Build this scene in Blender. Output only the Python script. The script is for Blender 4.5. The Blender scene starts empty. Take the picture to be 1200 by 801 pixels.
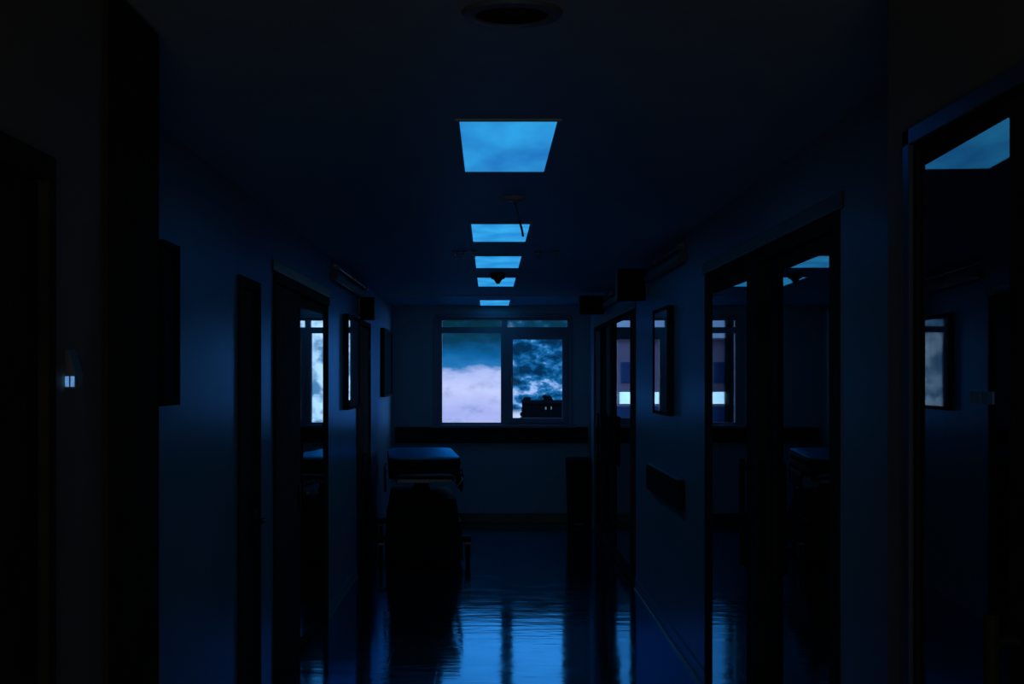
import bpy, bmesh, math, random
from mathutils import Vector, Matrix
random.seed(7)
PI = math.pi
scn = bpy.context.scene
COL = scn.collection
EYE = 1.725
CEIL = 2.605

# ------------------------------------------------------------------ materials
def new_mat(name):
    m = bpy.data.materials.new(name)
    m.use_nodes = True
    nt = m.node_tree
    nt.nodes.clear()
    out = nt.nodes.new('ShaderNodeOutputMaterial')
    return m, nt, out

def paint(name, col, rough=0.5, spec=0.5, tint=None, metal=0.0, var=0.12, scale=6.0, bump=0.0, bscale=60.0, rvar=0.0):
    m, nt, out = new_mat(name)
    N, L = nt.nodes, nt.links
    b = N.new('ShaderNodeBsdfPrincipled')
    tc = N.new('ShaderNodeTexCoord')
    nz = N.new('ShaderNodeTexNoise')
    nz.inputs['Scale'].default_value = scale
    nz.inputs['Detail'].default_value = 4
    L.new(tc.outputs['Object'], nz.inputs['Vector'])
    rp = N.new('ShaderNodeValToRGB')
    rp.color_ramp.elements[0].position = 0.3
    rp.color_ramp.elements[1].position = 0.7
    rp.color_ramp.elements[0].color = (*[c*(1-var) for c in col], 1)
    rp.color_ramp.elements[1].color = (*[min(1, c*(1+var)) for c in col], 1)
    L.new(nz.outputs['Fac'], rp.inputs['Fac'])
    L.new(rp.outputs['Color'], b.inputs['Base Color'])
    b.inputs['Roughness'].default_value = rough
    b.inputs['Specular IOR Level'].default_value = spec
    b.inputs['Metallic'].default_value = metal
    if tint:
        b.inputs['Specular Tint'].default_value = (*tint, 1)
    if rvar:
        mr = N.new('ShaderNodeMapRange')
        mr.inputs['To Min'].default_value = rough-rvar
        mr.inputs['To Max'].default_value = rough+rvar
        L.new(nz.outputs['Fac'], mr.inputs['Value'])
        L.new(mr.outputs['Result'], b.inputs['Roughness'])
    if bump:
        n2 = N.new('ShaderNodeTexNoise')
        n2.inputs['Scale'].default_value = bscale
        L.new(tc.outputs['Object'], n2.inputs['Vector'])
        bp = N.new('ShaderNodeBump')
        bp.inputs['Strength'].default_value = bump
        bp.inputs['Distance'].default_value = 0.01
        L.new(n2.outputs['Fac'], bp.inputs['Height'])
        L.new(bp.outputs['Normal'], b.inputs['Normal'])
    L.new(b.outputs['BSDF'], out.inputs['Surface'])
    return m

def sheen(name, col, gcol, rough, ior=1.5, var=0.1, scale=5.0, floor=False, gain=1.0):
    """matt body colour under a coloured polish: diffuse + tinted gloss by Fresnel"""
    m, nt, out = new_mat(name)
    N, L = nt.nodes, nt.links
    tc = N.new('ShaderNodeTexCoord')
    nz = N.new('ShaderNodeTexNoise')
    nz.inputs['Scale'].default_value = scale
    nz.inputs['Detail'].default_value = 5
    L.new(tc.outputs['Object'], nz.inputs['Vector'])
    rp = N.new('ShaderNodeValToRGB')
    rp.color_ramp.elements[0].position = 0.3
    rp.color_ramp.elements[1].position = 0.7
    rp.color_ramp.elements[0].color = (*[c*(1-var) for c in col], 1)
    rp.color_ramp.elements[1].color = (*[c*(1+var) for c in col], 1)
    L.new(nz.outputs['Fac'], rp.inputs['Fac'])
    d = N.new('ShaderNodeBsdfDiffuse')
    g = N.new('ShaderNodeBsdfAnisotropic')
    g.inputs['Color'].default_value = (*gcol, 1)
    g.inputs['Roughness'].default_value = rough
    fr = N.new('ShaderNodeFresnel')
    fr.inputs['IOR'].default_value = ior
    mx = N.new('ShaderNodeMixShader')
    ml = N.new('ShaderNodeMath'); ml.operation = 'MULTIPLY'
    ml.inputs[1].default_value = gain
    ml.use_clamp = True
    L.new(rp.outputs['Color'], d.inputs['Color'])
    L.new(fr.outputs['Fac'], ml.inputs[0])
    L.new(ml.outputs['Value'], mx.inputs['Fac'])
    L.new(d.outputs['BSDF'], mx.inputs[1])
    L.new(g.outputs['BSDF'], mx.inputs[2])
    if floor:
        # vinyl tiles: thin joints, slight cupping of every tile, soft rolling of the screed
        br = N.new('ShaderNodeTexBrick')
        br.offset = 0.0
        br.inputs['Scale'].default_value = 1.0
        br.inputs['Brick Width'].default_value = 0.305
        br.inputs['Row Height'].default_value = 0.305
        br.inputs['Mortar Size'].default_value = 0.004
        br.inputs['Mortar Smooth'].default_value = 0.6
        br.inputs['Color1'].default_value = (1, 1, 1, 1)
        br.inputs['Color2'].default_value = (0.9, 0.9, 0.9, 1)
        br.inputs['Mortar'].default_value = (0, 0, 0, 1)
        L.new(tc.outputs['Object'], br.inputs['Vector'])
        mp = N.new('ShaderNodeMapping')
        mp.inputs['Scale'].default_value = (1.1, 3.0, 1)
        L.new(tc.outputs['Object'], mp.inputs['Vector'])
        wv = N.new('ShaderNodeTexNoise')
        wv.inputs['Scale'].default_value = 2.2
        wv.inputs['Detail'].default_value = 3
        L.new(mp.outputs['Vector'], wv.inputs['Vector'])
        ad = N.new('ShaderNodeMath'); ad.operation = 'MULTIPLY_ADD'
        L.new(br.outputs['Color'], ad.inputs[0])
        ad.inputs[1].default_value = 0.025
        L.new(wv.outputs['Fac'], ad.inputs[2])
        bp = N.new('ShaderNodeBump')
        bp.inputs['Strength'].default_value = 0.5
        bp.inputs['Distance'].default_value = 0.0045
        L.new(ad.outputs['Value'], bp.inputs['Height'])
        L.new(bp.outputs['Normal'], g.inputs['Normal'])
        mr = N.new('ShaderNodeMapRange')
        mr.inputs['From Min'].default_value = 0.3
        mr.inputs['From Max'].default_value = 0.7
        mr.inputs['To Min'].default_value = rough*0.7
        mr.inputs['To Max'].default_value = rough*1.3
        L.new(nz.outputs['Fac'], mr.inputs['Value'])
        L.new(mr.outputs['Result'], g.inputs['Roughness'])
    L.new(mx.outputs['Shader'], out.inputs['Surface'])
    return m

def glass(name, tint=(0.9, 0.95, 1.0), ior=1.5, dirt=0.0, refl=(1, 1, 1)):
    m, nt, out = new_mat(name)
    N, L = nt.nodes, nt.links
    t = N.new('ShaderNodeBsdfTransparent')
    t.inputs['Color'].default_value = (*tint, 1)
    g = N.new('ShaderNodeBsdfAnisotropic')
    g.inputs['Roughness'].default_value = 0.015
    g.inputs['Color'].default_value = (*refl, 1)
    fr = N.new('ShaderNodeFresnel')
    fr.inputs['IOR'].default_value = ior
    tc = N.new('ShaderNodeTexCoord')
    nz = N.new('ShaderNodeTexNoise')
    nz.inputs['Scale'].default_value = 3.0
    L.new(tc.outputs['Object'], nz.inputs['Vector'])
    bp = N.new('ShaderNodeBump')
    bp.inputs['Strength'].default_value = 0.02
    bp.inputs['Distance'].default_value = 0.002
    L.new(nz.outputs['Fac'], bp.inputs['Height'])
    L.new(bp.outputs['Normal'], g.inputs['Normal'])
    mx = N.new('ShaderNodeMixShader')
    L.new(fr.outputs['Fac'], mx.inputs['Fac'])
    L.new(t.outputs['BSDF'], mx.inputs[1])
    L.new(g.outputs['BSDF'], mx.inputs[2])
    L.new(mx.outputs['Shader'], out.inputs['Surface'])
    return m

def lamp(name, c0, c1, scale, strength=1.0, streak=(1, 1, 1)):
    m, nt, out = new_mat(name)
    N, L = nt.nodes, nt.links
    tc = N.new('ShaderNodeTexCoord')
    mp = N.new('ShaderNodeMapping')
    mp.inputs['Scale'].default_value = streak
    nz = N.new('ShaderNodeTexNoise')
    nz.inputs['Scale'].default_value = scale
    nz.inputs['Detail'].default_value = 3
    rp = N.new('ShaderNodeValToRGB')
    rp.color_ramp.elements[0].position = 0.32
    rp.color_ramp.elements[1].position = 0.66
    rp.color_ramp.elements[0].color = (*c0, 1)
    rp.color_ramp.elements[1].color = (*c1, 1)
    e = N.new('ShaderNodeEmission')
    e.inputs['Strength'].default_value = strength
    L.new(tc.outputs['Object'], mp.inputs['Vector'])
    L.new(mp.outputs['Vector'], nz.inputs['Vector'])
    L.new(nz.outputs['Fac'], rp.inputs['Fac'])
    L.new(rp.outputs['Color'], e.inputs['Color'])
    L.new(e.outputs['Emission'], out.inputs['Surface'])
    return m

M = {}
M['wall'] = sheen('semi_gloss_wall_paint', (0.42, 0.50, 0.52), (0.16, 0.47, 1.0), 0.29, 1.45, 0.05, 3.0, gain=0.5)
M['near_wall'] = paint('shade_toned_near_wall', (0.30, 0.27, 0.25), 0.6, 0.2, var=0.06, scale=3)  # unlit look of the near end put into a darker wall colour
M['lit_ceiling'] = sheen('lit_ceiling_sheen', (0.6, 0.75, 0.8), (0.16, 0.66, 1.0), 0.45, 1.6, 0.04, 3.0, gain=3.5)
M['end_wall'] = paint('end_wall_paint', (0.28, 0.48, 0.60), 0.6, 0.3, var=0.05, scale=3)
M['ceiling'] = sheen('ceiling_paint', (0.66, 0.76, 0.78), (0.22, 0.66, 1.0), 0.5, 1.45, 0.05, 9.0, gain=1.0)
M['floor'] = sheen('polished_vinyl_tiles', (0.14, 0.16, 0.18), (0.15, 0.72, 1.0), 0.09, 1.6, 0.2, 4.0, floor=True, gain=2.3)
M['dark_wood'] = paint('dark_stained_wood', (0.052, 0.048, 0.046), 0.85, 0.03, var=0.35, scale=10)
M['dark_lam'] = paint('dark_laminate', (0.060, 0.052, 0.048), 0.85, 0.03, var=0.2, scale=8)
M['steel'] = paint('satin_steel', (0.55, 0.58, 0.62), 0.32, 0.5, metal=1.0, var=0.08, scale=30)
M['dull_metal'] = paint('dull_grey_metal', (0.18, 0.2, 0.24), 0.4, 0.5, metal=0.6, var=0.1, scale=25)
M['frame_paint'] = paint('window_frame_enamel', (0.22, 0.28, 0.40), 0.45, 0.4, var=0.06, scale=12)
M['base'] = paint('skirting_vinyl', (0.02, 0.023, 0.03), 0.35, 0.5, var=0.2, scale=15)
M['base_cap'] = paint('skirting_cap_strip', (0.35, 0.38, 0.42), 0.3, 0.5, var=0.1, scale=20)
M['trunk'] = paint('pale_trunking', (0.20, 0.23, 0.26), 0.5, 0.3, var=0.08, scale=14)
M['black'] = paint('black_plastic', (0.028, 0.025, 0.023), 0.6, 0.12, var=0.25, scale=20)
M['white'] = paint('white_plastic', (0.6, 0.64, 0.7), 0.4, 0.5, var=0.04, scale=20)
M['grey'] = paint('grey_plastic', (0.16, 0.18, 0.22), 0.45, 0.4, var=0.08, scale=20)
M['mattress'] = sheen('lit_top_vinyl', (0.12, 0.62, 0.9), (0.05, 0.58, 1.0), 0.42, 1.5, 0.06, 5.0, gain=1.4)
M['glass'] = glass('door_glass', (0.35, 0.4, 0.5), 2.1)
M['pane'] = glass('window_glass', (0.95, 0.97, 1.0), 1.12)
M['pic_glass'] = glass('picture_glass', (0.8, 0.85, 0.9), 1.8)
M['print'] = paint('dark_print', (0.03, 0.035, 0.05), 0.8, 0.1, var=0.7, scale=7)
M['archi'] = sheen('blue_grey_moulding', (0.10, 0.14, 0.2), (0.16, 0.5, 1.0), 0.3, 1.5, 0.05, 4.0, gain=0.8)
M['patch'] = paint('blue_patch', (0.12, 0.35, 0.8), 0.5, 0.3, var=0.05, scale=20)
M['pale_print'] = paint('pale_print', (0.5, 0.55, 0.6), 0.7, 0.2, var=0.12, scale=4)
M['diff'] = lamp('ceiling_light_diffuser', (0.014, 0.235, 0.66), (0.04, 0.42, 0.88), 2.6, 1.0, (1.5, 0.8, 1))
M['diff_near'] = lamp('dimmer_near_diffuser', (0.014, 0.16, 0.50), (0.03, 0.36, 0.80), 1.6, 1.0, (2.2, 0.7, 1))  # dimmer tone for the nearest panel, with broader patches
M['facade'] = paint('exterior_render', (0.85, 0.52, 0.60), 0.85, 0.2, var=0.18, scale=0.8, bump=0.3, bscale=3)
M['facade_dark'] = paint('exterior_dark_brick', (0.003, 0.012, 0.013), 0.9, 0.0, var=0.3, scale=2)
M['ribbon'] = lamp('emissive_band', (0.75, 1.5, 2.2), (1.0, 1.9, 2.6), 0.7)  # emissive pale band across the mirrored facade
M['small_lit'] = lamp('small_lit_window', (0.06, 0.13, 0.14), (0.10, 0.2, 0.2), 1.0)
M['emissive_glint'] = lamp('glowing_glint', (0.05, 0.17, 0.42), (0.14, 0.32, 0.62), 60.0, 1.0)  # glow stands in for a reflected glint
M['ext_glass'] = paint('exterior_window_glass', (0.05, 0.14, 0.34), 0.2, 0.5, var=0.15, scale=1.5)
M['ground'] = paint('exterior_asphalt', (0.05, 0.055, 0.06), 0.9, 0.2, var=0.3, scale=0.5)
M['leaf'] = paint('tree_leaves', (0.003, 0.014, 0.014), 0.8, 0.2, var=0.4, scale=3)
M['bark'] = paint('tree_bark', (0.02, 0.018, 0.015), 0.9, 0.1, var=0.3, scale=8)

# ------------------------------------------------------------------ mesh helpers
def box(bm, x0, x1, y0, y1, z0, z1, bev=0.0, seg=2, mat=None):
    r = bmesh.ops.create_cube(bm, size=1.0)
    vs = r['verts']
    mt = Matrix.Translation(((x0+x1)/2, (y0+y1)/2, (z0+z1)/2)) @ Matrix.Diagonal((abs(x1-x0), abs(y1-y0), abs(z1-z0), 1))
    bmesh.ops.transform(bm, matrix=mt, verts=vs)
    if bev > 0:
        es = list({e for v in vs for e in v.link_edges})
        r2 = bmesh.ops.bevel(bm, geom=es, offset=bev, segments=seg, affect='EDGES', profile=0.5)
        vs = list({v for f in r2['faces'] for v in f.verts} | {v for v in vs if v.is_valid})
    if mat is not None:
        bmesh.ops.transform(bm, matrix=mat, verts=vs)
    return vs

def cyl(bm, p0, p1, r0, r1=None, n=20, caps=True):
    r1 = r0 if r1 is None else r1
    p0, p1 = Vector(p0), Vector(p1)
    d = p1-p0
    r = bmesh.ops.create_cone(bm, cap_ends=caps, segments=n, radius1=r0, radius2=r1, depth=d.length)
    q = d.to_track_quat('Z', 'Y').to_matrix().to_4x4()
    bmesh.ops.transform(bm, matrix=Matrix.Translation((p0+p1)/2) @ q, verts=r['verts'])
    return r['verts']

def tube(bm, pts, r, n=10):
    pts = [Vector(p) for p in pts]
    rings = []
    up = Vector((0, 0, 1))
    for i, p in enumerate(pts):
        a = pts[max(0, i-1)]; b = pts[min(len(pts)-1, i+1)]
        t = (b-a).normalized()
        u = t.cross(up)
        if u.length < 1e-3:
            u = t.cross(Vector((0, 1, 0)))
        u.normalize(); v = t.cross(u).normalized()
        rings.append([bm.verts.new(p + r*(math.cos(2*PI*k/n)*u + math.sin(2*PI*k/n)*v)) for k in range(n)])
    for a, b in zip(rings, rings[1:]):
        for k in range(n):
            bm.faces.new((a[k], a[(k+1) % n], b[(k+1) % n], b[k]))
    bm.faces.new(rings[0][::-1]); bm.faces.new(rings[-1])

def lathe(bm, prof, n=32, c=(0, 0, 0)):
    rings = []
    for r, z in prof:
        if r < 1e-6:
            rings.append([bm.verts.new((c[0], c[1], c[2]+z))])
        else:
            rings.append([bm.verts.new((c[0]+r*math.cos(2*PI*k/n), c[1]+r*math.sin(2*PI*k/n), c[2]+z)) for k in range(n)])
    for a, b in zip(rings, rings[1:]):
        for k in range(n):
            k2 = (k+1) % n
            if len(a) == 1 and len(b) == 1: continue
            if len(a) == 1: bm.faces.new((a[0], b[k2], b[k]))
            elif len(b) == 1: bm.faces.new((a[k], a[k2], b[0]))
            else: bm.faces.new((a[k], a[k2], b[k2], b[k]))

def obj(name, bm, mat, parent=None, smooth=False):
    bmesh.ops.recalc_face_normals(bm, faces=bm.faces[:])
    me = bpy.data.meshes.new(name)
    bm.to_mesh(me); bm.free()
    me.materials.append(mat)
    if smooth:
        for p in me.polygons: p.use_smooth = True
        try: me.set_sharp_from_angle(angle=math.radians(40))
        except Exception: pass
    o = bpy.data.objects.new(name, me)
    COL.objects.link(o)
    if parent is not None: o.parent = parent
    return o

def tag(o, label=None, cat=None, group=None, kind=None):
    if label: o['label'] = label
    if cat: o['category'] = cat
    if group: o['group'] = group
    if kind: o['kind'] = kind
    return o

def empty(name, loc, rz, label, cat, group=None, kind=None):
    o = bpy.data.objects.new(name, None)
    COL.objects.link(o)
    o.location = loc; o.rotation_euler = (0, 0, rz)
    o.empty_display_size = 0.1
    return tag(o, label, cat, group, kind)

def copy_thing(root, loc, label, rz=None):
    r = root.copy(); COL.objects.link(r)
    r.location = loc; r['label'] = label
    if rz is not None: r.rotation_euler = (0, 0, rz)
    for ch in list(root.children):
        c = ch.copy(); COL.objects.link(c); c.parent = r
        for g in list(ch.children):
            d = g.copy(); COL.objects.link(d); d.parent = c
    return r

def BM(): return bmesh.new()

# ------------------------------------------------------------------ the setting
LX, RX, END = -1.15, 1.20, 17.0        # left wall, right wall, end wall
NLX, NRX = -0.85, 0.85                 # the narrower part of the corridor near the camera
BACK = -3.0
def struct(name, bm, m, label, cat):
    return tag(obj(name, bm, m), label, cat, kind='structure')

bm = BM(); box(bm, -4.4, 4.4, BACK-0.15, END+0.3, -0.12, 0.0)
struct('floor', bm, M['floor'], 'dark polished vinyl tile corridor floor mirroring the window', 'floor')
bm = BM(); box(bm, -4.4, 4.4, BACK-0.15, END+0.3, CEIL, CEIL+0.12)
struct('ceiling', bm, M['ceiling'], 'dark flat corridor ceiling with a row of light panels', 'ceiling')

DH = 2.30   # door opening head
def wall_run(bm, x0, x1, pieces):
    for a, b, z0, z1 in pieces:
        box(bm, x0, x1, a, b, z0, z1)
bm = BM()
wall_run(bm, LX-0.15, LX, [(3.6, 6.5, 0, CEIL), (6.5, 7.1, 2.2, CEIL), (7.1, 7.58, 0, CEIL), (7.58, 10.2, DH, CEIL),
                           (10.2, 12.35, 0, CEIL), (12.35, 13.7, 2.25, CEIL), (13.7, END, 0, CEIL)])
struct('wall_left', bm, M['wall'], 'left corridor wall of glossy blue grey paint with several doorways', 'wall')
bm = BM()
wall_run(bm, RX, RX+0.15, [(3.03, 4.86, 0, CEIL), (4.86, 7.88, DH, CEIL), (7.88, 11.63, 0, CEIL),
                           (11.63, 16.1, DH, CEIL), (16.1, END, 0, CEIL)])
struct('wall_right', bm, M['wall'], 'right corridor wall of glossy blue grey paint with glazed doorways', 'wall')

bm = BM()
box(bm, LX-0.15, NLX, 3.45, 3.6, 0, CEIL)
wall_run(bm, NLX-0.15, NLX, [(BACK, 1.75, 0, CEIL), (1.75, 2.75, 2.15, CEIL), (2.75, 3.45, 0, CEIL)])
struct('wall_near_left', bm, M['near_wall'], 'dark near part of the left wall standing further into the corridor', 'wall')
bm = BM()
box(bm, NRX, RX+0.15, 2.9, 3.03, 0, CEIL)
wall_run(bm, NRX, NRX+0.15, [(BACK, 2.1, 0, CEIL), (2.1, 2.84, 2.19, CEIL), (2.84, 2.9, 0, CEIL)])
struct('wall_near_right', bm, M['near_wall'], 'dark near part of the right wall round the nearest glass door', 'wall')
WX0, WX1, WZ0, WZ1 = -0.645, 0.975, 1.17, 2.475
bm = BM()
box(bm, -4.4, WX0, END, END+0.3, 0, CEIL); box(bm, WX1, 4.4, END, END+0.3, 0, CEIL)
box(bm, WX0, WX1, END, END+0.3, 0, WZ0); box(bm, WX0, WX1, END, END+0.3, WZ1, CEIL)
struct('wall_end', bm, M['end_wall'], 'dark end wall around the bright two pane window', 'wall')
bm = BM(); box(bm, -4.4, 4.4, BACK-0.15, BACK, 0, CEIL)
struct('wall_back', bm, M['dark_lam'], 'dark wall behind the camera closing the corridor', 'wall')
bm = BM(); box(bm, -4.4, -4.25, BACK, END, 0, CEIL)
struct('wall_side_room_left', bm, M['end_wall'], 'far wall of the unlit rooms behind the left doors', 'wall')
bm = BM(); box(bm, 4.25, 4.4, BACK, END, 0, CEIL)
struct('wall_side_room_right', bm, M['end_wall'], 'far wall of the unlit rooms behind the right glass doors', 'wall')

bm = BM(); box(bm, LX, RX, 15.05, END, CEIL-0.012, CEIL+0.01)
struct('added_ceiling_strip', bm, M['lit_ceiling'], 'added ceiling strip toned bright like ceiling lit by the window', 'ceiling trim')  # added strip; boosted gloss stands for window light on the ceiling
# skirtings
def skirting(name, label, runs, side):
    root = empty(name, (0, 0, 0), 0, label, 'baseboard', kind='structure')
    b1, b2 = BM(), BM()
    for x, a, b in runs:
        s = -side   # direction into the corridor
        box(b1, x, x+s*0.006, a, b, 0.012, 0.10, 0.002)
        box(b2, x, x+s*0.018, a, b, 0, 0.014, 0.004, 2)
    obj('skirting_board', b1, M['wall'], root)
    c = obj('cove_strip', b2, M['base_cap'], root); c['label'] = 'pale strip at the floor joint catching the window light'
skirting('baseboard_left', 'skirting with a thin pale floor strip along the left wall', [(LX, 3.6, 6.5), (LX, 7.1, 7.58), (LX, 10.2, 12.35), (LX, 13.7, END), (NLX, 2.75, 3.6)], -1)
skirting('baseboard_right', 'skirting with a thin pale floor strip along the right wall', [(RX, 3.03, 4.86), (RX, 7.88, 11.63), (RX, 16.1, END), (NRX, BACK, 2.05)], 1)
bm = BM(); box(bm, LX+0.02, RX-0.02, END-0.014, END, 0, 0.115, 0.004)
struct('baseboard_end', bm, M['base'], 'dark skirting along the foot of the end wall', 'baseboard')

# ------------------------------------------------------------------ end window
win = empty('window_1', (0, END, 0), 0, 'two pane window with narrow top lights in the end wall', 'window', kind='structure')
fz = lambda px: (px-573.0)/98.06
fv = lambda py: EYE-(py-443.0)/98.06
def frame_bm(bm, x0, x1, z0, z1, holes, y0, y1):
    """a frame plate with rectangular holes, made of bars"""
    xs = sorted({x0, x1, *[h[0] for h in holes], *[h[1] for h in holes]})
    zs = sorted({z0, z1, *[h[2] for h in holes], *[h[3] for h in holes]})
    for i in range(len(xs)-1):
        run = None
        for j in range(len(zs)-1):
            cx, cz = (xs[i]+xs[i+1])/2, (zs[j]+zs[j+1])/2
            inh = any(h[0] < cx < h[1] and h[2] < cz < h[3] for h in holes)
            if not inh:
                if run is None: run = zs[j]
            if (inh or j == len(zs)-2) and run is not None:
                box(bm, xs[i], xs[i+1], y0, y1, run, zs[j] if inh else zs[j+1])
                run = None
PL = (fz(518), fz(587), fv(495), fv(390))
TL = (fz(518), fz(588), fv(383), fv(375))
TR = (fz(594.5), fz(665), fv(383), fv(375))
SO = (fz(595.5), fz(665), fv(495), fv(388))          # opening the sash sits in
SP = (fz(601), fz(659), fv(489.5), fv(397.5))          # its glass
bm = BM(); frame_bm(bm, WX0, WX1, WZ0, WZ1, [PL, TL, TR, SO], 0.02, 0.09)
# inside bead around the frame
box(bm, WX0, WX1, -0.012, 0.02, WZ1-0.03, WZ1+0.02, 0.004); box(bm, WX0-0.02, WX0+0.03, -0.012, 0.02, WZ0, WZ1, 0.004)
box(bm, WX1-0.03, WX1+0.02, -0.012, 0.02, WZ0, WZ1, 0.004)
obj('window_frame', bm, M['frame_paint'], win)
bm = BM(); frame_bm(bm, SO[0], SO[1], SO[2], SO[3], [SP], 0.0, 0.055)
sash = obj('sash', bm, M['frame_paint'], win)
bm = BM(); box(bm, SP[0]-0.035, SP[0]-0.018, -0.03, 0.0, 1.62, 1.76, 0.004); box(bm, SP[0]-0.038, SP[0]-0.015, -0.012, 0.0, 1.64, 1.70, 0.003)
obj('handle', bm, M['dull_metal'], sash, True)
bm = BM(); box(bm, WX0-0.06, WX1+0.06, -0.11, 0.02, WZ0-0.035, WZ0, 0.006)
obj('window_sill', bm, M['frame_paint'], win)
for h, nm, yy in ((PL, 'pane', 0.05), (TL, 'pane', 0.05), (TR, 'pane', 0.05)):
    bm = BM(); box(bm, h[0]-0.006, h[1]+0.006, yy, yy+0.006, h[2]-0.006, h[3]+0.006)
    obj(nm, bm, M['pane'], win)
bm = BM(); box(bm, SP[0]-0.006, SP[1]+0.006, 0.025, 0.031, SP[2]-0.006, SP[3]+0.006)
obj('pane', bm, M['pane'], sash)

# ------------------------------------------------------------------ doors
def lever(parent, x, y, z, s, dy):
    bm = BM()
    box(bm, x-0.006, x+0.006, y-0.025, y+0.025, z-0.09, z+0.09, 0.003)
    cyl(bm, (x, y, z+0.03), (x+s*0.05, y, z+0.03), 0.009)
    tube(bm, [(x+s*0.05, y-dy*0.008, z+0.03), (x+s*0.053, y+dy*0.05, z+0.03), (x+s*0.05, y+dy*0.115, z+0.03)], 0.009)
    h = obj('handle', bm, M['black'], parent, True)
    return h

def slab_door(name, label, x, side, y0, y1, zh, leaves=1, kick=True, slit=False):
    """solid leaf or leaves set in a dark frame. side: -1 left wall, +1 right wall"""
    s = -side
    root = empty(name, (x, (y0+y1)/2, 0), 0, label, 'door', kind='structure')
    h = (y1-y0)/2
    bm = BM()
    for a, b in ((-h, -h+0.05), (h-0.05, h)):
        box(bm, -side*-0.12, s*0.014, a, b, 0, zh, 0.003)
    box(bm, side*0.12, s*0.014, -h+0.05, h-0.05, zh-0.05, zh, 0.003)
    obj('door_frame', bm, M['dark_wood'], root)
    w = (2*h-0.1)/leaves
    for k in range(leaves):
        a = -h+0.05+k*w
        bm = BM(); box(bm, side*0.05, side*0.005, a+0.003, a+w-0.003, 0.008, zh-0.055, 0.003)
        lf = obj('door_leaf', bm, M['dark_lam'], root)
        if kick:
            bm = BM(); box(bm, side*0.006, s*0.002, a+0.05, a+w-0.05, 0.03, 0.30, 0.001)
            obj('kick_plate', bm, M['dark_lam'], lf)
        far = (k == 0)
        yy = a+w-0.07 if (far or leaves == 1) else a+0.07
        lever(lf, side*0.0, yy, 1.0, s, -1 if far or leaves == 1 else 1)
        bm = BM()
        for zz in (0.25, 1.05, zh-0.3):
            cyl(bm, (s*0.004, a+0.004 if far else a+w-0.004, zz-0.05), (s*0.004, a+0.004 if far else a+w-0.004, zz+0.05), 0.008, n=12)
        obj('hinge', bm, M['dull_metal'], lf)
    return root

def glazed_leaf(parent, W, zt, gx=0.0, stile=0.075, stile2=None, top=0.10, bot=0.14, push=True, s=1, hand=1):
    """leaf in local coords: y from 0 to W, thickness about x=0; s: +1 when the corridor is on +x"""
    bm = BM()
    stile2 = stile if stile2 is None else stile2
    box(bm, -0.022, 0.022, 0, stile, 0.008, zt, 0.003)
    box(bm, -0.022, 0.022, W-stile2, W, 0.008, zt, 0.003)
    box(bm, -0.022, 0.022, stile, W-stile2, zt-top, zt, 0.003)
    box(bm, -0.022, 0.022, stile, W-stile2, 0.008, bot, 0.003)
    lf = obj('door_leaf', bm, M['dark_lam'], parent)
    bm = BM(); box(bm, s*0.0145, s*0.0205, stile-0.004, W-stile2+0.004, bot-0.004, zt-top+0.004)
    g = obj('door_glass', bm, M['glass'], lf)
    bm = BM()
    yh = stile*0.5 if hand < 0 else W-stile2*0.5
    for zz in (0.92, 1.32):
        cyl(bm, (s*0.02, yh, zz), (s*0.065, yh, zz), 0.009)
    tube(bm, [(s*0.065, yh, z) for z in (0.88, 1.0, 1.15, 1.36)], 0.0125, 14)
    h = obj('handle', bm, M['black'], lf, True)
    return lf

# left wall doors
slab_door('door_1', 'dark solid door nearest the camera in the left wall', NLX, -1, 1.75, 2.75, 2.15)
slab_door('door_2', 'narrow dark cupboard door between two lit strips of left wall', LX, -1, 6.5, 7.1, 2.2)
slab_door('door_4', 'dark pair of doors in the left wall just before the hospital bed', LX, -1, 12.35, 13.7, 2.25, leaves=2)
# left glazed doorway: one dark solid leaf, one glass leaf
r3 = empty('door_3', (LX, 7.58, 0), 0, 'doorway in the left wall with one dark leaf and one glass leaf', 'door', kind='structure')
bm = BM()
box(bm, -0.12, 0.014, 0, 0.05, 0, DH, 0.003); box(bm, -0.12, 0.0, 2.57, 2.62, 0, DH, 0.003)
box(bm, -0.12, 0.014, 0.05, 2.57, DH-0.06, DH, 0.003)
obj('door_frame', bm, M['dark_wood'], r3)
bm = BM(); box(bm, -0.06, -0.004, 0.052, 1.13, 0.008, DH-0.065, 0.004)
lf = obj('door_leaf', bm, M['dark_lam'], r3)
lever(lf, 0.0, 1.05, 1.0, 1, -1)
bm = BM(); box(bm, -0.01, -0.001, 0.1, 0.98, 0.03, 0.3, 0.002)
obj('kick_plate', bm, M['dark_lam'], lf)
th = 0.025
gl = glazed_leaf(r3, 1.42, DH-0.07, s=1, hand=-1, stile=0.06, top=0.055, bot=0.08)
gl.location = (-(1.2-th*(8.76-9.7)) - LX, 8.745-7.58, 0)
gl.rotation_euler = (0, 0, -th)

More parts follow.
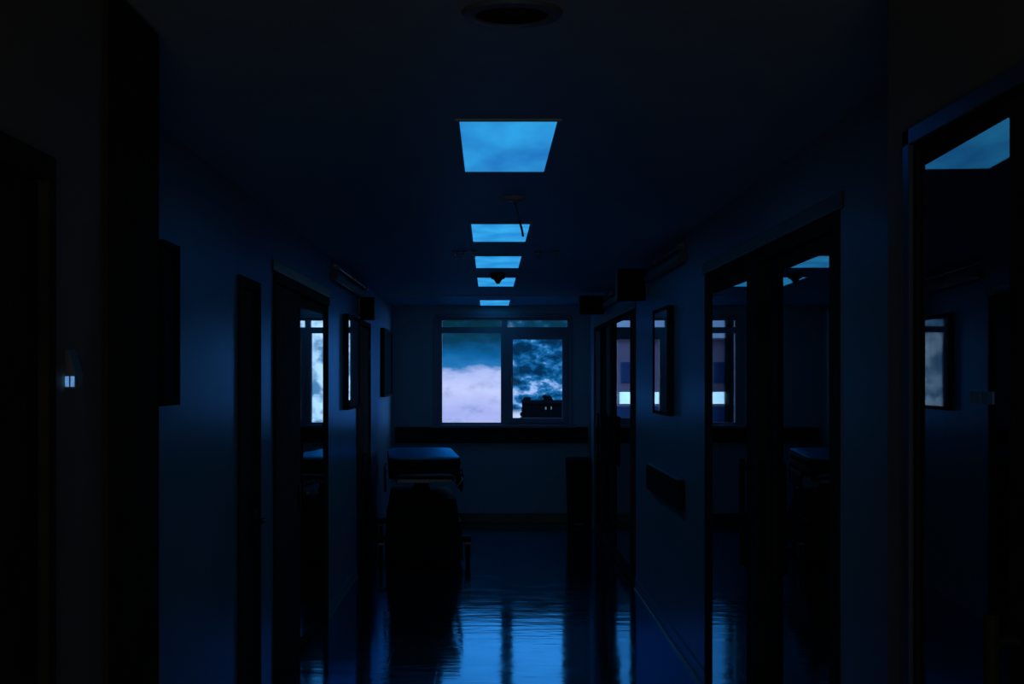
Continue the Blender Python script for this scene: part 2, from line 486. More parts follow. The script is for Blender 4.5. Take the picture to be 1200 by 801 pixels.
# right glazed doorway: a pair of full glass leaves with a meeting post
r5 = empty('door_5', (RX, 4.86, 0), 0, 'wide pair of mirror like glass doors in the right wall', 'door', kind='structure')
OW = 7.88-4.86
bm = BM()
box(bm, -0.006, 0.14, 0, 0.085, 0, DH, 0.003); box(bm, -0.006, 0.14, OW-0.15, OW, 0, DH, 0.003)
box(bm, -0.006, 0.14, 0.085, OW-0.15, DH-0.06, DH, 0.003)
obj('door_frame', bm, M['dark_wood'], r5)
PY = 6.20-4.86
bm = BM(); box(bm, -0.035, 0.12, PY, PY+0.12, 0, DH-0.06, 0.004)
obj('mullion', bm, M['dark_wood'], r5)
l1 = glazed_leaf(r5, PY-0.09, DH-0.065, s=-1, hand=1, stile=0.09, stile2=0.17, top=0.063, bot=0.10); l1.location = (0.024, 0.087, 0); l1.rotation_euler = (0, 0, -0.0165)
l2 = glazed_leaf(r5, OW-0.153-PY-0.123, DH-0.065, s=-1, hand=-1, stile=0.25, stile2=0.14, top=0.063, bot=0.06); l2.location = (0.012, PY+0.122, 0)

# near right glass door, standing slightly ajar into the corridor
r6 = empty('door_6', (NRX, 2.1, 0), 0, 'nearest glass door in the right wall standing slightly ajar', 'door', kind='structure')
bm = BM()
box(bm, -0.004, 0.14, 0, 0.04, 0, 2.19, 0.003); box(bm, -0.004, 0.14, 0.705, 0.74, 0, 2.19, 0.003)
box(bm, -0.004, 0.14, 0.04, 0.705, 2.165, 2.19, 0.003)
obj('door_frame', bm, M['dark_wood'], r6)
bm = BM()
box(bm, -0.012, 0.0, -0.045, 0.0, 0, 2.225, 0.003); box(bm, -0.012, 0.0, 0.74, 0.785, 0, 2.225, 0.003); box(bm, -0.012, 0.0, -0.045, 0.785, 2.19, 2.225, 0.003)
a = obj('architrave', bm, M['archi'], r6); a['label'] = 'bluish moulding round the dark frame'
th6 = 0.045
g6 = glazed_leaf(r6, 0.655, 2.163, s=-1, hand=-1, stile=0.105, stile2=0.035, top=0.025, bot=0.1)
g6.location = (0.726+th6*2.145-NRX+0.0175, 0.045, 0)
g6.rotation_euler = (0, 0, -th6)
for y0 in (2.332, 2.402):
    bm = BM(); box(bm, -0.0225, -0.0195, y0-2.145, y0-2.145+0.06, 1.682, 1.703)
    st = obj('patch', bm, M['patch'], g6); st['label'] = 'small pale patch on the glass'  # small flat blue rectangle laid on the pane

# far right glazed doorway
r7 = empty('door_7', (RX, 11.63, 0), 0, 'glazed doors with dark posts at the far end of the right wall', 'door', kind='structure')
OW7 = 16.1-11.63
bm = BM()
box(bm, -0.006, 0.14, 0, 0.3, 0, DH, 0.003); box(bm, -0.006, 0.14, 0.3, OW7-0.08, DH-0.04, DH, 0.003)
obj('door_frame', bm, M['dark_wood'], r7)
bm = BM(); box(bm, -0.02, 0.14, OW7-0.08, OW7, 0, DH, 0.004)
j = obj('door_jamb', bm, M['trunk'], r7); j['label'] = 'paler far jamb'
for yy, w in ((1.95, 0.12), (3.2, 0.10)):
    bm = BM(); box(bm, -0.035, 0.14, yy, yy+w, 0, DH-0.04, 0.004)
    obj('mullion', bm, M['dark_wood'], r7)
for (ya, yb, hd) in ((0.305, 1.945, 1), (2.075, 3.195, -1), (3.305, OW7-0.085, -1)):
    l = glazed_leaf(r7, yb-ya, DH-0.042, s=-1, hand=hd, stile=0.09, top=0.02, bot=0.14); l.location = (0.014, ya, 0)

# architraves in wall paint round the two wide openings
def architrave(name, label, x, s, y0, y1, zt):
    bm = BM()
    box(bm, x, x+s*0.012, y0-0.05, y1+0.05, zt, zt+0.06, 0.005)
    return struct(name, bm, M['trunk'], label, 'trim')
architrave('trim_1', 'pale moulding above the left doorway with the glass leaf', LX, 1, 7.58, 10.2, DH)
architrave('trim_2', 'pale moulding above the pair of right glass doors', RX, -1, 4.86, 7.88, DH)
architrave('trim_3', 'pale moulding above the far right glazed doors', RX, -1, 11.63, 16.1, DH)
# dark corner facing where the left wall steps back
bm = BM(); box(bm, NLX, NLX+0.012, 3.13, 3.612, 0, CEIL-0.01, 0.003); box(bm, NLX-0.16, NLX+0.012, 3.6, 3.612, 0, CEIL-0.01)
struct('trim_4', bm, M['dark_lam'], 'dark corner facing where the near left wall steps back', 'trim')

# ------------------------------------------------------------------ ceiling lights
def make_light(L=1.16, W=0.333):
    root = empty('ceiling_light', (0.066, 5.56, CEIL), 0, 'nearest and largest of the blue ceiling light panels', 'ceiling light', 'row of ceiling light panels')
    bm = BM()
    t = 0.016
    box(bm, -W/2-t, W/2+t, -L/2-t, -L/2, -0.008, 0.0, 0.002); box(bm, -W/2-t, W/2+t, L/2, L/2+t, -0.008, 0.0, 0.002)
    box(bm, -W/2-t, -W/2, -L/2, L/2, -0.008, 0.0, 0.002); box(bm, W/2, W/2+t, -L/2, L/2, -0.008, 0.0, 0.002)
    obj('light_frame', bm, M['ceiling'], root)
    bm = BM(); box(bm, -W/2, W/2, -L/2, L/2, -0.005, 0.0)
    d = obj('diffuser', bm, M['diff'], root); d['label'] = 'glowing blue diffuser'
    return root
cl = make_light()
def yc(py): return 1667*(CEIL-EYE)/(443-py)
spans = [(140, 199.5), (261, 282), (299, 313), (324, 335), (349.5, 356)]
cl.location.y = (yc(140)+yc(199.5))/2
cl.scale = (1, (yc(199.5)-yc(140))/1.16, 1)
for (a, b), lab in zip(spans[1:], ('second ceiling light panel, crossed by the hanging cord', 'third ceiling light panel between the cord and the dark detector',
                                   'fourth ceiling light panel, partly hidden by a dark detector', 'fifth and smallest ceiling light panel right above the window')):
    c = copy_thing(cl, (0.066, (yc(a)+yc(b))/2, CEIL if a < 340 else CEIL-0.012), lab)
    c.scale = (1, min((yc(b)-yc(a)), 1.2)/1.16, 1)

DIFF = [c for c in cl.children if c.name.startswith('diffuser')][0]
DIFF.data = DIFF.data.copy(); DIFF.data.materials[0] = M['diff_near']

# ------------------------------------------------------------------ ceiling fittings
def ceil_pt(px, py): 
    y = yc(py); return ((px-573)/1667*y, y)
# large round dome near the camera
x, y = ceil_pt(600, 14)
r = empty('ceiling_speaker', (x, y, CEIL), 0, 'wide round ceiling fitting nearest the camera, barely lit', 'ceiling fitting')
bm = BM(); lathe(bm, [(0, -0.004), (0.085, -0.004), (0.09, -0.012), (0.118, -0.010), (0.122, 0.0)], 40)
obj('rim', bm, M['grey'], r, True)
bm = BM(); lathe(bm, [(0, -0.016), (0.05, -0.014), (0.088, -0.0075), (0.088, -0.003), (0, -0.003)], 40)
obj('grille', bm, M['dark_lam'], r, True)
# rose with hanging cord
x, y = ceil_pt(601, 231)
r = empty('pull_cord_switch', (x, y, CEIL), 0, 'round ceiling rose with a slanting cord hanging from it', 'pull cord')
bm = BM(); lathe(bm, [(0, -0.02), (0.03, -0.02), (0.045, -0.016), (0.058, -0.006), (0.06, 0.0), (0, 0)], 36)
obj('ceiling_rose', bm, M['white'], r, True)
bm = BM(); lathe(bm, [(0, -0.034), (0.006, -0.034), (0.010, -0.026), (0.012, -0.018), (0, -0.018)], 20, (0.012, -0.01, 0))
obj('cord_grip', bm, M['steel'], r, True)
bm = BM(); tube(bm, [(0.012, -0.01, -0.03), (0.018, -0.02, -0.06), (0.027, -0.03, -0.10), (0.034, -0.035, -0.125)], 0.0032, 8)
c = obj('cord', bm, M['steel'], r, True); c['label'] = 'pale slanting cord'
bm = BM(); tube(bm, [(0.032, -0.034, -0.117), (0.036, -0.036, -0.135), (0.044, -0.038, -0.165), (0.049, -0.04, -0.195)], 0.0055, 10)
c = obj('cord_pull', bm, M['black'], r, True); c['label'] = 'dark grip at the end of the cord'
# stepped smoke detector
r = empty('smoke_detector', ((583.5-573)/1667*11.95, 11.95, CEIL), 0, 'dark stepped smoke detector hanging in front of the fourth light panel', 'smoke detector')
bm = BM(); lathe(bm, [(0, -0.022), (0.062, -0.022), (0.064, -0.018), (0.064, 0), (0, 0)], 32)
obj('mounting_base', bm, M['black'], r, True)
bm = BM(); lathe(bm, [(0, -0.088), (0.01, -0.088), (0.016, -0.082), (0.03, -0.06), (0.040, -0.05), (0.056, -0.045), (0.058, -0.040), (0.057, -0.021), (0, -0.021)], 32)
obj('sensor_head', bm, M['black'], r, True)
# sprinkler heads
def make_sprinkler():
    r = empty('sprinkler', (0, 0, CEIL), 0, 'x', 'sprinkler', 'small sprinkler heads beside the third light panel')
    bm = BM(); lathe(bm, [(0, -0.006), (0.024, -0.006), (0.028, 0), (0, 0)], 20); obj('escutcheon', bm, M['dull_metal'], r, True)
    bm = BM(); cyl(bm, (0, 0, -0.005), (0, 0, -0.03), 0.008, n=12)
    for s in (-1, 1): tube(bm, [(s*0.007, 0, -0.02), (s*0.015, 0, -0.033), (s*0.004, 0, -0.048)], 0.0025, 6)
    obj('head', bm, M['steel'], r, True)
    bm = BM(); lathe(bm, [(0, -0.052), (0.016, -0.051), (0.017, -0.048), (0, -0.047)], 16); obj('deflector', bm, M['steel'], r, True)
    return r
sp = None
for px, py, lab in ((534, 294, 'leftmost small sprinkler head left of the third light panel'), (544, 294, 'middle small sprinkler head left of the third light panel'),
                    (555, 293.5, 'small sprinkler head almost touching the left edge of the third light panel'), (631, 294.5, 'small sprinkler head just right of the third light panel'),
                    (651.5, 293.5, 'rightmost small sprinkler head, out right of the third light panel')):
    x, y = ceil_pt(px, py)
    if sp is None:
        sp = make_sprinkler(); sp.location = (x, y, CEIL); sp['label'] = lab
    else:
        copy_thing(sp, (x, y, CEIL), lab)

# ------------------------------------------------------------------ trunking, pipes, signs at the wall heads
def trunking(name, label, x, s, y0, y1, z0, z1):
    r = empty(name, (x, y0, 0), 0, label, 'cable trunking')
    L = y1-y0
    bm = BM(); box(bm, 0, s*0.045, 0, L, z0, z1, 0.005); obj('trunking_body', bm, M['trunk'], r)
    bm = BM(); box(bm, s*0.042, s*0.053, 0.0, L, z0+0.012, z1-0.012, 0.003); obj('trunking_lid', bm, M['trunk'], r)
    bm = BM(); tube(bm, [(s*0.03, 0, z1+0.045), (s*0.03, L*0.5, z1+0.045), (s*0.03, L, z1+0.045)], 0.012, 12)
    p = obj('conduit', bm, M['dull_metal'], r, True); p['label'] = 'slim metal conduit above the trunking'
    for k in range(int(L/1.2)+1):
        yy = min(0.15+k*1.2, L-0.05)
        bm = BM(); box(bm, 0, s*0.05, yy-0.012, yy+0.012, z1+0.026, z1+0.064, 0.002); obj('pipe_clip', bm, M['dull_metal'], r)
trunking('cable_trunking', 'pale cable trunking along the top of the left wall', LX, 1, 10.3, 13.2, 2.43, 2.50)
trunking('cable_trunking', 'pale cable trunking along the top of the right wall', RX, -1, 8.6, 10.5, 2.43, 2.49)
trunking('cable_trunking', 'short pale trunking over the far right glazed doors', RX, -1, 11.9, 14.4, 2.43, 2.49)

def flag_sign(label, x, y, z, w, h, s):
    r = empty('projecting_sign', (x, y, z), 0, label, 'sign', 'dark signs projecting at the wall heads')
    bm = BM(); box(bm, s*0.02, s*(0.02+w), -0.05, 0.05, -h/2, h/2, 0.008, 3); obj('sign_box', bm, M['black'], r)
    bm = BM(); box(bm, 0, s*0.022, -0.035, 0.035, -h*0.35, h*0.35, 0.003); obj('wall_bracket', bm, M['dull_metal'], r)
    bm = BM(); box(bm, s*(0.02+w-0.004), s*(0.026+w), -0.052, 0.052, -h/2+0.008, h/2-0.008, 0.001); t = obj('edge_trim', bm, M['trunk'], r); t['label'] = 'pale edge trim'
flag_sign('dark sign box projecting from the left wall above the dark pair of doors', LX, 12.5, 2.335, 0.125, 0.2, 1)
flag_sign('dark sign box projecting from the right wall just past its framed picture', RX, 10.75, 2.43, 0.215, 0.24, -1)
flag_sign('small dark sign box over the far right glazed doors', RX, 14.6, 2.475, 0.25, 0.19, -1)

# ------------------------------------------------------------------ framed pictures
def picture(label, x, s, y0, y1, z0, z1, d, fw=0.028, glazed=True, prt='print'):
    r = empty('picture_frame', (x, (y0+y1)/2, (z0+z1)/2), 0, label, 'picture', 'framed pictures on the corridor walls')
    a, b = (y1-y0)/2, (z1-z0)/2
    bm = BM()
    box(bm, 0, s*d, -a, -a+fw, -b, b, 0.003); box(bm, 0, s*d, a-fw, a, -b, b, 0.003)
    box(bm, 0, s*d, -a+fw, a-fw, b-fw, b, 0.003); box(bm, 0, s*d, -a+fw, a-fw, -b, -b+fw, 0.003)
    obj('frame', bm, M['dark_wood'], r)
    bm = BM(); box(bm, 0.001*s, s*(d-0.016), -a+fw, a-fw, -b+fw, b-fw); obj('print', bm, M[prt], r)
    if not glazed: return
    bm = BM(); box(bm, s*(d-0.011), s*(d-0.007), -a+fw-0.002, a-fw+0.002, -b+fw-0.002, b-fw+0.002); obj('picture_glass', bm, M['pic_glass'], r)
picture('thick dark framed picture on the lit left wall before the sign box', LX, 1, 11.2, 12.2, 1.475, 2.235, 0.045)
picture('dark framed picture on the left wall above the hospital bed', LX, 1, 15.05, 16.3, 1.525, 2.26, 0.045, prt='pale_print')
picture('tall dark framed picture on the right wall reflecting the window', RX, -1, 9.22, 10.05, 1.48, 2.20, 0.045, 0.022)
picture('near dark framed board on the left wall where it steps back', LX, 1, 4.86, 5.12, 1.63, 2.2, 0.04, glazed=False)

# ------------------------------------------------------------------ small controller on the near left wall, its reflected glints put in as glow
r = empty('wall_unit', (NLX-0.003, 2.85, EYE), 0, 'small wall controller with two blue glints put in as glow on the near left wall', 'unit')
bm = BM()
prof = [(0.0, -0.02), (0.025, -0.02), (0.025, 0.01), (0.010, 0.058), (0.0, 0.058)]
va = [bm.verts.new((x, 0.0, z)) for x, z in prof]; vb = [bm.verts.new((x, 0.05, z)) for x, z in prof]
for k in range(5): bm.faces.new((va[k], va[(k+1) % 5], vb[(k+1) % 5], vb[k]))
bm.faces.new(va); bm.faces.new(vb[::-1])
obj('unit_body', bm, M['grey'], r)
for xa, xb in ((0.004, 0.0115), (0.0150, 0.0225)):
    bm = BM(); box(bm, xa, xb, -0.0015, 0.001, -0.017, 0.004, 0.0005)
    d = obj('emissive_glint', bm, M['emissive_glint'], r); d['label'] = 'small blue glint put in as glow'

# ------------------------------------------------------------------ crash rails
def crash_rail(label, L, loc, rz):
    r = empty('crash_rail', loc, rz, label, 'crash rail', 'dark crash rails')
    bm = BM(); box(bm, -L/2, L/2, -0.045, -0.008, -0.0925, 0.0925, 0.010, 3); obj('rail_board', bm, M['dark_wood'], r)
    bm = BM(); box(bm, -L/2, L/2, -0.049, -0.01, 0.0925, 0.098, 0.002); c = obj('rail_cap', bm, M['base_cap'] if rz else M['dark_lam'], r)
    for k in range(3):
        bm = BM(); x = -L/2+0.15+k*(L-0.3)/2; box(bm, x-0.03, x+0.03, -0.009, 0, -0.05, 0.05); obj('rail_bracket', bm, M['dull_metal'], r)
crash_rail('dark wooden crash rail section on the right wall under the picture', 1.75, (RX, 9.58, 1.008), -PI/2)
crash_rail('long dark crash rail across the end wall under the window', 2.30, (0.03, END, 1.045), 0)

# ------------------------------------------------------------------ hospital bed
bed = empty('hospital_bed', (-0.66, 14.0, 0), 0.075, 'empty wheeled hospital bed with a pale blue top against the left wall', 'bed')
W2, L2 = 0.335, 1.0
bm = BM()
# mattress: rounded slab with rounded plan corners
def rrect(w, l, rad, n=7):
    pts = []
    for cx, cy, a0 in ((w-rad, l-rad, 0), (-w+rad, l-rad, PI/2), (-w+rad, -l+rad, PI), (w-rad, -l+rad, 3*PI/2)):
        for k in range(n+1):
            a = a0+PI/2*k/n
            pts.append((cx+rad*math.cos(a), cy+rad*math.sin(a)))
    return pts
def slab(bm, w, l, rad, z0, z1, edge, crown=0.0):
    layers = [(edge, z0), (edge*0.3, z0+edge*0.3), (0, z0+edge), (0, z1-edge), (edge*0.3, z1-edge*0.3), (edge, z1), (0.12, z1+crown)]
    rings = [[bm.verts.new((x, y, z)) for x, y in rrect(w-i, l-i, max(rad-i*0.5, 0.02))] for i, z in layers]
    for a, b in zip(rings, rings[1:]):
        n = len(a)
        for k in range(n): bm.faces.new((a[k], a[(k+1) % n], b[(k+1) % n], b[k]))
    bm.faces.new(rings[0][::-1]); bm.faces.new(rings[-1])
slab(bm, W2, L2, 0.19, 0.90, 0.983, 0.02, 0.004)
mt = obj('mattress', bm, M['black'], bed, True)  # shade on the mattress sides put into black; lit top is separate
bm = BM(); slab(bm, W2-0.006, L2-0.008, 0.19, 0.978, 0.997, 0.008, 0.006)
sh = obj('mattress_top', bm, M['mattress'], mt, True); sh['label'] = 'vinyl top with the window light put into its pale blue'
bm = BM(); slab(bm, W2-0.005, L2-0.01, 0.10, 0.80, 0.90, 0.012)
obj('bed_deck', bm, M['black'], bed, True)
# under-deck frame and hydraulic columns
bm = BM()
for s in (-1, 1): box(bm, s*0.24-0.02, s*0.24+0.02, -0.9, 0.9, 0.755, 0.80, 0.004)
for yy in (-0.9, -0.3, 0.3, 0.86): box(bm, -0.24, 0.24, yy, yy+0.04, 0.76, 0.80, 0.004)
obj('deck_frame', bm, M['dull_metal'], bed)
for yy in (-0.55, 0.55):
    bm = BM(); lathe(bm, [(0, 0.5), (0.085, 0.5), (0.085, 0.62), (0.065, 0.625), (0.065, 0.70), (0.05, 0.705), (0.05, 0.76), (0, 0.76)], 28, (0, yy, 0))
    obj('lift_column', bm, M['black'], bed, True)
# base cover
bm = BM()
def frustum(bm, w0, l0, w1, l1, z0, z1, rad):
    a = [bm.verts.new((x, y, z0)) for x, y in rrect(w0, l0, rad)]
    b = [bm.verts.new((x, y, z1)) for x, y in rrect(w1, l1, rad)]
    n = len(a)
    for k in range(n): bm.faces.new((a[k], a[(k+1) % n], b[(k+1) % n], b[k]))
    bm.faces.new(a[::-1]); bm.faces.new(b)
frustum(bm, 0.36, 0.92, 0.34, 0.88, 0.05, 0.40, 0.06)
frustum(bm, 0.33, 0.80, 0.30, 0.74, 0.40, 0.60, 0.06)
obj('base_cover', bm, M['black'], bed, True)
# folded side rails
for s in (-1, 1):
    bm = BM()
    tube(bm, [(s*0.355, -0.6, 0.86), (s*0.365, -0.62, 0.82), (s*0.36, -0.55, 0.66), (s*0.36, 0.4, 0.66), (s*0.365, 0.5, 0.82), (s*0.355, 0.48, 0.86)], 0.011, 10)
    for yy in (-0.35, -0.1, 0.15): tube(bm, [(s*0.36, yy, 0.66), (s*0.362, yy, 0.80)], 0.007, 8)
    tube(bm, [(s*0.36, -0.63, 0.82), (s*0.362, 0.51, 0.82)], 0.009, 10)
    sr = obj('side_rail', bm, M['black'], bed, True)
bm = BM(); tube(bm, [(0.335, -0.97, 0.82), (0.345, -1.0, 0.80), (0.30, -1.005, 0.74), (0.28, -0.99, 0.715)], 0.008, 10)
hl = obj('release_lever', bm, M['steel'], bed, True); hl['label'] = 'bright metal release lever at the near corner'
for sy in (-1, 1):
    bm = BM()
    tube(bm, [(-0.26, sy*0.96, 0.79), (-0.27, sy*1.05, 0.83), (-0.2, sy*1.07, 0.845), (0.2, sy*1.07, 0.845), (0.27, sy*1.05, 0.83), (0.26, sy*0.96, 0.79)], 0.012, 10)
    obj('push_handle', bm, M['dull_metal'], bed, True)
for sx in (-1, 1):
    for sy in (-1, 1):
        cx, cy = sx*0.40, sy*0.86
        bm = BM()
        cyl(bm, (cx-0.016, cy, 0.095), (cx+0.016, cy, 0.095), 0.095, n=28)
        cs = obj('castor', bm, M['black'], bed, True)
        bm = BM()
        box(bm, cx-0.032, cx-0.022, cy-0.03, cy+0.03, 0.08, 0.20, 0.003); box(bm, cx+0.022, cx+0.032, cy-0.03, cy+0.03, 0.08, 0.20, 0.003)
        box(bm, cx-0.032, cx+0.032, cy-0.035, cy+0.035, 0.19, 0.215, 0.004)
        obj('castor_fork', bm, M['dull_metal'], cs)
for sy in (-1, 1):
    bm = BM(); box(bm, -0.43, 0.43, sy*0.86-0.05, sy*0.86+0.05, 0.215, 0.27, 0.012); obj('bumper_bar', bm, M['black'], bed)

# ------------------------------------------------------------------ tall slim bin in the far right corner
bn = empty('waste_bin', (1.045, 16.72, 0), 0, 'tall slim dark waste bin in the far right corner below the window', 'bin')
bm = BM(); frustum(bm, 0.115, 0.15, 0.135, 0.175, 0.0, 0.70, 0.03); obj('bin_body', bm, M['black'], bn, True)
bm = BM(); slab(bm, 0.14, 0.18, 0.03, 0.70, 0.79, 0.014, 0.006); obj('lid', bm, M['black'], bn, True)
bm = BM(); box(bm, -0.05, 0.05, -0.21, -0.13, 0.02, 0.035, 0.004); obj('pedal', bm, M['dull_metal'], bn)

# ------------------------------------------------------------------ outside
GZ = -8.0
bm = BM(); box(bm, -90, 90, END+2, 140, GZ-0.3, GZ)
struct('ground', bm, M['ground'], 'dark ground outside far below the window', 'ground')
# pale building to the left, seen only in the mirror like glass
FY = 57.0
f = empty('office_building', (-14.0, FY, GZ), 0, 'dusky mauve building with a bright emissive band, mirrored in the right glass', 'building')
def bz(py): return EYE-(py-443)/1667.0*(FY+0.0) - GZ
bm = BM(); frame_bm(bm, -16.0, 11.25, 0, bz(398), [(-15.2, 11.15, bz(473), bz(459))], 0, 9.0); obj('wall', bm, M['facade'], f)
bm = BM(); box(bm, -15.2, 11.4, 0.25, 0.35, bz(473), bz(459)); w = obj('emissive_band', bm, M['ribbon'], f); w['label'] = 'bright emissive band'
bm = BM(); box(bm, -15.2, 11.4, -0.05, 0.02, bz(500), bz(476)); w = obj('window_row', bm, M['ext_glass'], f); w['label'] = 'dim blue row of unlit windows'
bm = BM(); box(bm, -16.2, 11.3, -0.25, 9.2, bz(398), bz(396)); obj('parapet', bm, M['facade'], f)
for k, xx in enumerate((6.9, 8.6, 10.6)):
    bm = BM(); box(bm, xx, xx+0.5, -0.08, 0.02, bz(448), bz(424), 0.01); obj('window', bm, M['ext_glass'], f)
bm = BM(); box(bm, -1.9, 7.05, -1.6, -0.62, 0, 22); box(bm, -2.0, 7.1, -1.65, -0.63, 22, 22.4); w = obj('reflection_mask', bm, M['facade_dark'], f); w['label'] = 'tall dark block added to darken part of the reflection'  # dark block added to cut off the bright mirrored view
# dark flat roofed house low in the right pane
BY = 57.0
d = empty('flat_roofed_house', (1.5, BY, GZ), 0, 'dark flat roofed house low in the right window pane', 'building')
zt = EYE-(473.5-443)/1667*BY-GZ
bm = BM(); box(bm, 0.02, 2.75, 0, 8, 0, zt); obj('wall', bm, M['facade_dark'], d)
bm = BM(); box(bm, -0.03, 2.8, -0.05, 8.1, zt, zt+0.05); obj('roof_edge', bm, M['facade_dark'], d)
for (px0, px1, py0, py1) in ((638.8, 640.4, 476.5, 479.5), (645.4, 646.6, 476, 479.5)):
    bm = BM()
    box(bm, (px0-573)/1667*BY-1.5, (px1-573)/1667*BY-1.5, -0.03, 0.02, EYE-(py1-443)/1667*BY-GZ, EYE-(py0-443)/1667*BY-GZ)
    w = obj('window', bm, M['small_lit'], d); w['label'] = 'tiny dimly lit window'
# trees behind the house
def tree(label, x, y, top, rad, seed):
    rnd = random.Random(seed)
    r = empty('tree', (x, y, GZ), 0, label, 'tree', 'dark trees behind the flat roofed house')
    H = top-GZ
    bm = BM(); tube(bm, [(0, 0, 0), (0.1, 0, H*0.3), (0, 0.1, H*0.6), (0, 0, H*0.9)], 0.16, 8); obj('trunk', bm, M['bark'], r, True)
    bm = BM()
    for k in range(700):
        # leaf clusters spread through a pointed crown
        t = rnd.random()
        z = H*(0.35+0.63*t)
        rr = rad*(1.0-0.72*t**2.2)*math.sqrt(rnd.random())
        a = rnd.random()*2*PI
        c = Vector((rr*math.cos(a), rr*math.sin(a), z))
        s = 0.10+0.18*rnd.random()*(1.1-t)
        n1 = Vector((rnd.uniform(-1, 1), rnd.uniform(-1, 1), rnd.uniform(-1, 1))).normalized()
        q = n1.to_track_quat('Z', 'Y')
        vs = [bm.verts.new(c + q @ Vector((s*math.cos(b)*(1+0.4*rnd.random()), s*math.sin(b), 0.3*s*math.sin(3*b)))) for b in [2*PI*i/7 for i in range(7)]]
        m = bm.verts.new(c + q @ Vector((0, 0, 0.25*s)))
        for i in range(7): bm.faces.new((vs[i], vs[(i+1) % 7], m))
    obj('crown', bm, M['leaf'], r)
def ez(py, Y): return EYE-(py-443)/1667*Y
tree('tall pointed dark tree above the tiny lit windows of the house', (641-573)/1667*72, 72, ez(460, 72), 0.6, 3)
tree('rounder dark tree left of the pointed one behind the house', (631.5-573)/1667*68, 68, ez(466.5, 68), 0.55, 5)
tree('low dark tree at the left end of the house roof', (617.5-573)/1667*76, 76, ez(463, 76), 0.5, 8)
tree('dark tree at the right edge of the right pane', (652.5-573)/1667*80, 80, ez(468, 80), 0.6, 11)

# ------------------------------------------------------------------ sky
wd = bpy.data.worlds.new('dusk_sky'); scn.world = wd
wd.use_nodes = True
nt = wd.node_tree; N, L = nt.nodes, nt.links
N.clear()
out = N.new('ShaderNodeOutputWorld'); bg = N.new('ShaderNodeBackground')
L.new(bg.outputs['Background'], out.inputs['Surface'])
tc = N.new('ShaderNodeTexCoord'); sx = N.new('ShaderNodeSeparateXYZ')
L.new(tc.outputs['Generated'], sx.inputs['Vector'])
def mth(op, a, b=None, c=None, clamp=False):
    n = N.new('ShaderNodeMath'); n.operation = op; n.use_clamp = clamp
    for i, v in enumerate((a, b, c)):
        if v is None: continue
        if isinstance(v, (int, float)): n.inputs[i].default_value = v
        else: L.new(v, n.inputs[i])
    return n.outputs['Value']
ymax = mth('MAXIMUM', sx.outputs['Y'], 0.05)
u = mth('DIVIDE', sx.outputs['X'], ymax)
v = mth('DIVIDE', sx.outputs['Z'], ymax)
def comb(x, y, z=0.0):
    n = N.new('ShaderNodeCombineXYZ')
    for i, q in enumerate((x, y, z)):
        if isinstance(q, (int, float)): n.inputs[i].default_value = q
        else: L.new(q, n.inputs[i])
    return n.outputs['Vector']
def noise(vec, scale, detail=5, rough=0.55, dist=0.0):
    n = N.new('ShaderNodeTexNoise')
    n.inputs['Scale'].default_value = scale; n.inputs['Detail'].default_value = detail
    n.inputs['Roughness'].default_value = rough; n.inputs['Distortion'].default_value = dist
    L.new(vec, n.inputs['Vector'])
    return n.outputs['Fac']
def ramp(fac, stops, interp='EASE'):
    n = N.new('ShaderNodeValToRGB'); cr = n.color_ramp; cr.interpolation = interp
    while len(cr.elements) < len(stops): cr.elements.new(0.5)
    for e, (p, c) in zip(cr.elements, stops):
        e.position = p; e.color = (*c, 1)
    L.new(fac, n.inputs['Fac'])
    return n.outputs['Color']
def mixc(f, a, b, mode='MIX'):
    n = N.new('ShaderNodeMix'); n.data_type = 'RGBA'; n.blend_type = mode
    if isinstance(f, (int, float)): n.inputs[0].default_value = f
    else: L.new(f, n.inputs[0])
    for i, q in ((6, a), (7, b)):
        if isinstance(q, tuple): n.inputs[i].default_value = (*q, 1)
        else: L.new(q, n.inputs[i])
    return n.outputs[2]
def sstep(x, a, b):
    n = N.new('ShaderNodeMapRange'); n.interpolation_type = 'SMOOTHSTEP'
    n.inputs['From Min'].default_value = a; n.inputs['From Max'].default_value = b
    L.new(x, n.inputs['Value'])
    return n.outputs['Result']
# left: a bank of pale low cloud under blue dusk
nl = noise(comb(u, mth('MULTIPLY', v, 2.2)), 42, 4)
nl2 = noise(comb(mth('ADD', u, 3.1), mth('MULTIPLY', v, 1.5)), 75, 5)
vl = mth('ADD', v, mth('MULTIPLY', mth('SUBTRACT', nl, 0.5), 0.018))
fl = mth('MULTIPLY', mth('ADD', vl, 0.04), 1/0.09, clamp=True)
P = lambda val: (val+0.04)/0.09
skyL = ramp(fl, [(0.0, (0.50, 0.56, 0.95)), (P(-0.024), (0.42, 0.48, 0.90)), (P(-0.008), (0.60, 0.66, 1.0)), (P(0.0045), (0.46, 0.55, 0.93)),
                 (P(0.0095), (0.02, 0.20, 0.50)), (P(0.016), (0.004, 0.12, 0.34)), (P(0.026), (0.003, 0.05, 0.115)), (P(0.036), (0.002, 0.03, 0.05))], 'LINEAR')
skyL = mixc(mth('MULTIPLY', sstep(nl2, 0.48, 0.72), 0.55), skyL, mixc(0.5, skyL, (0.01, 0.13, 0.35)))
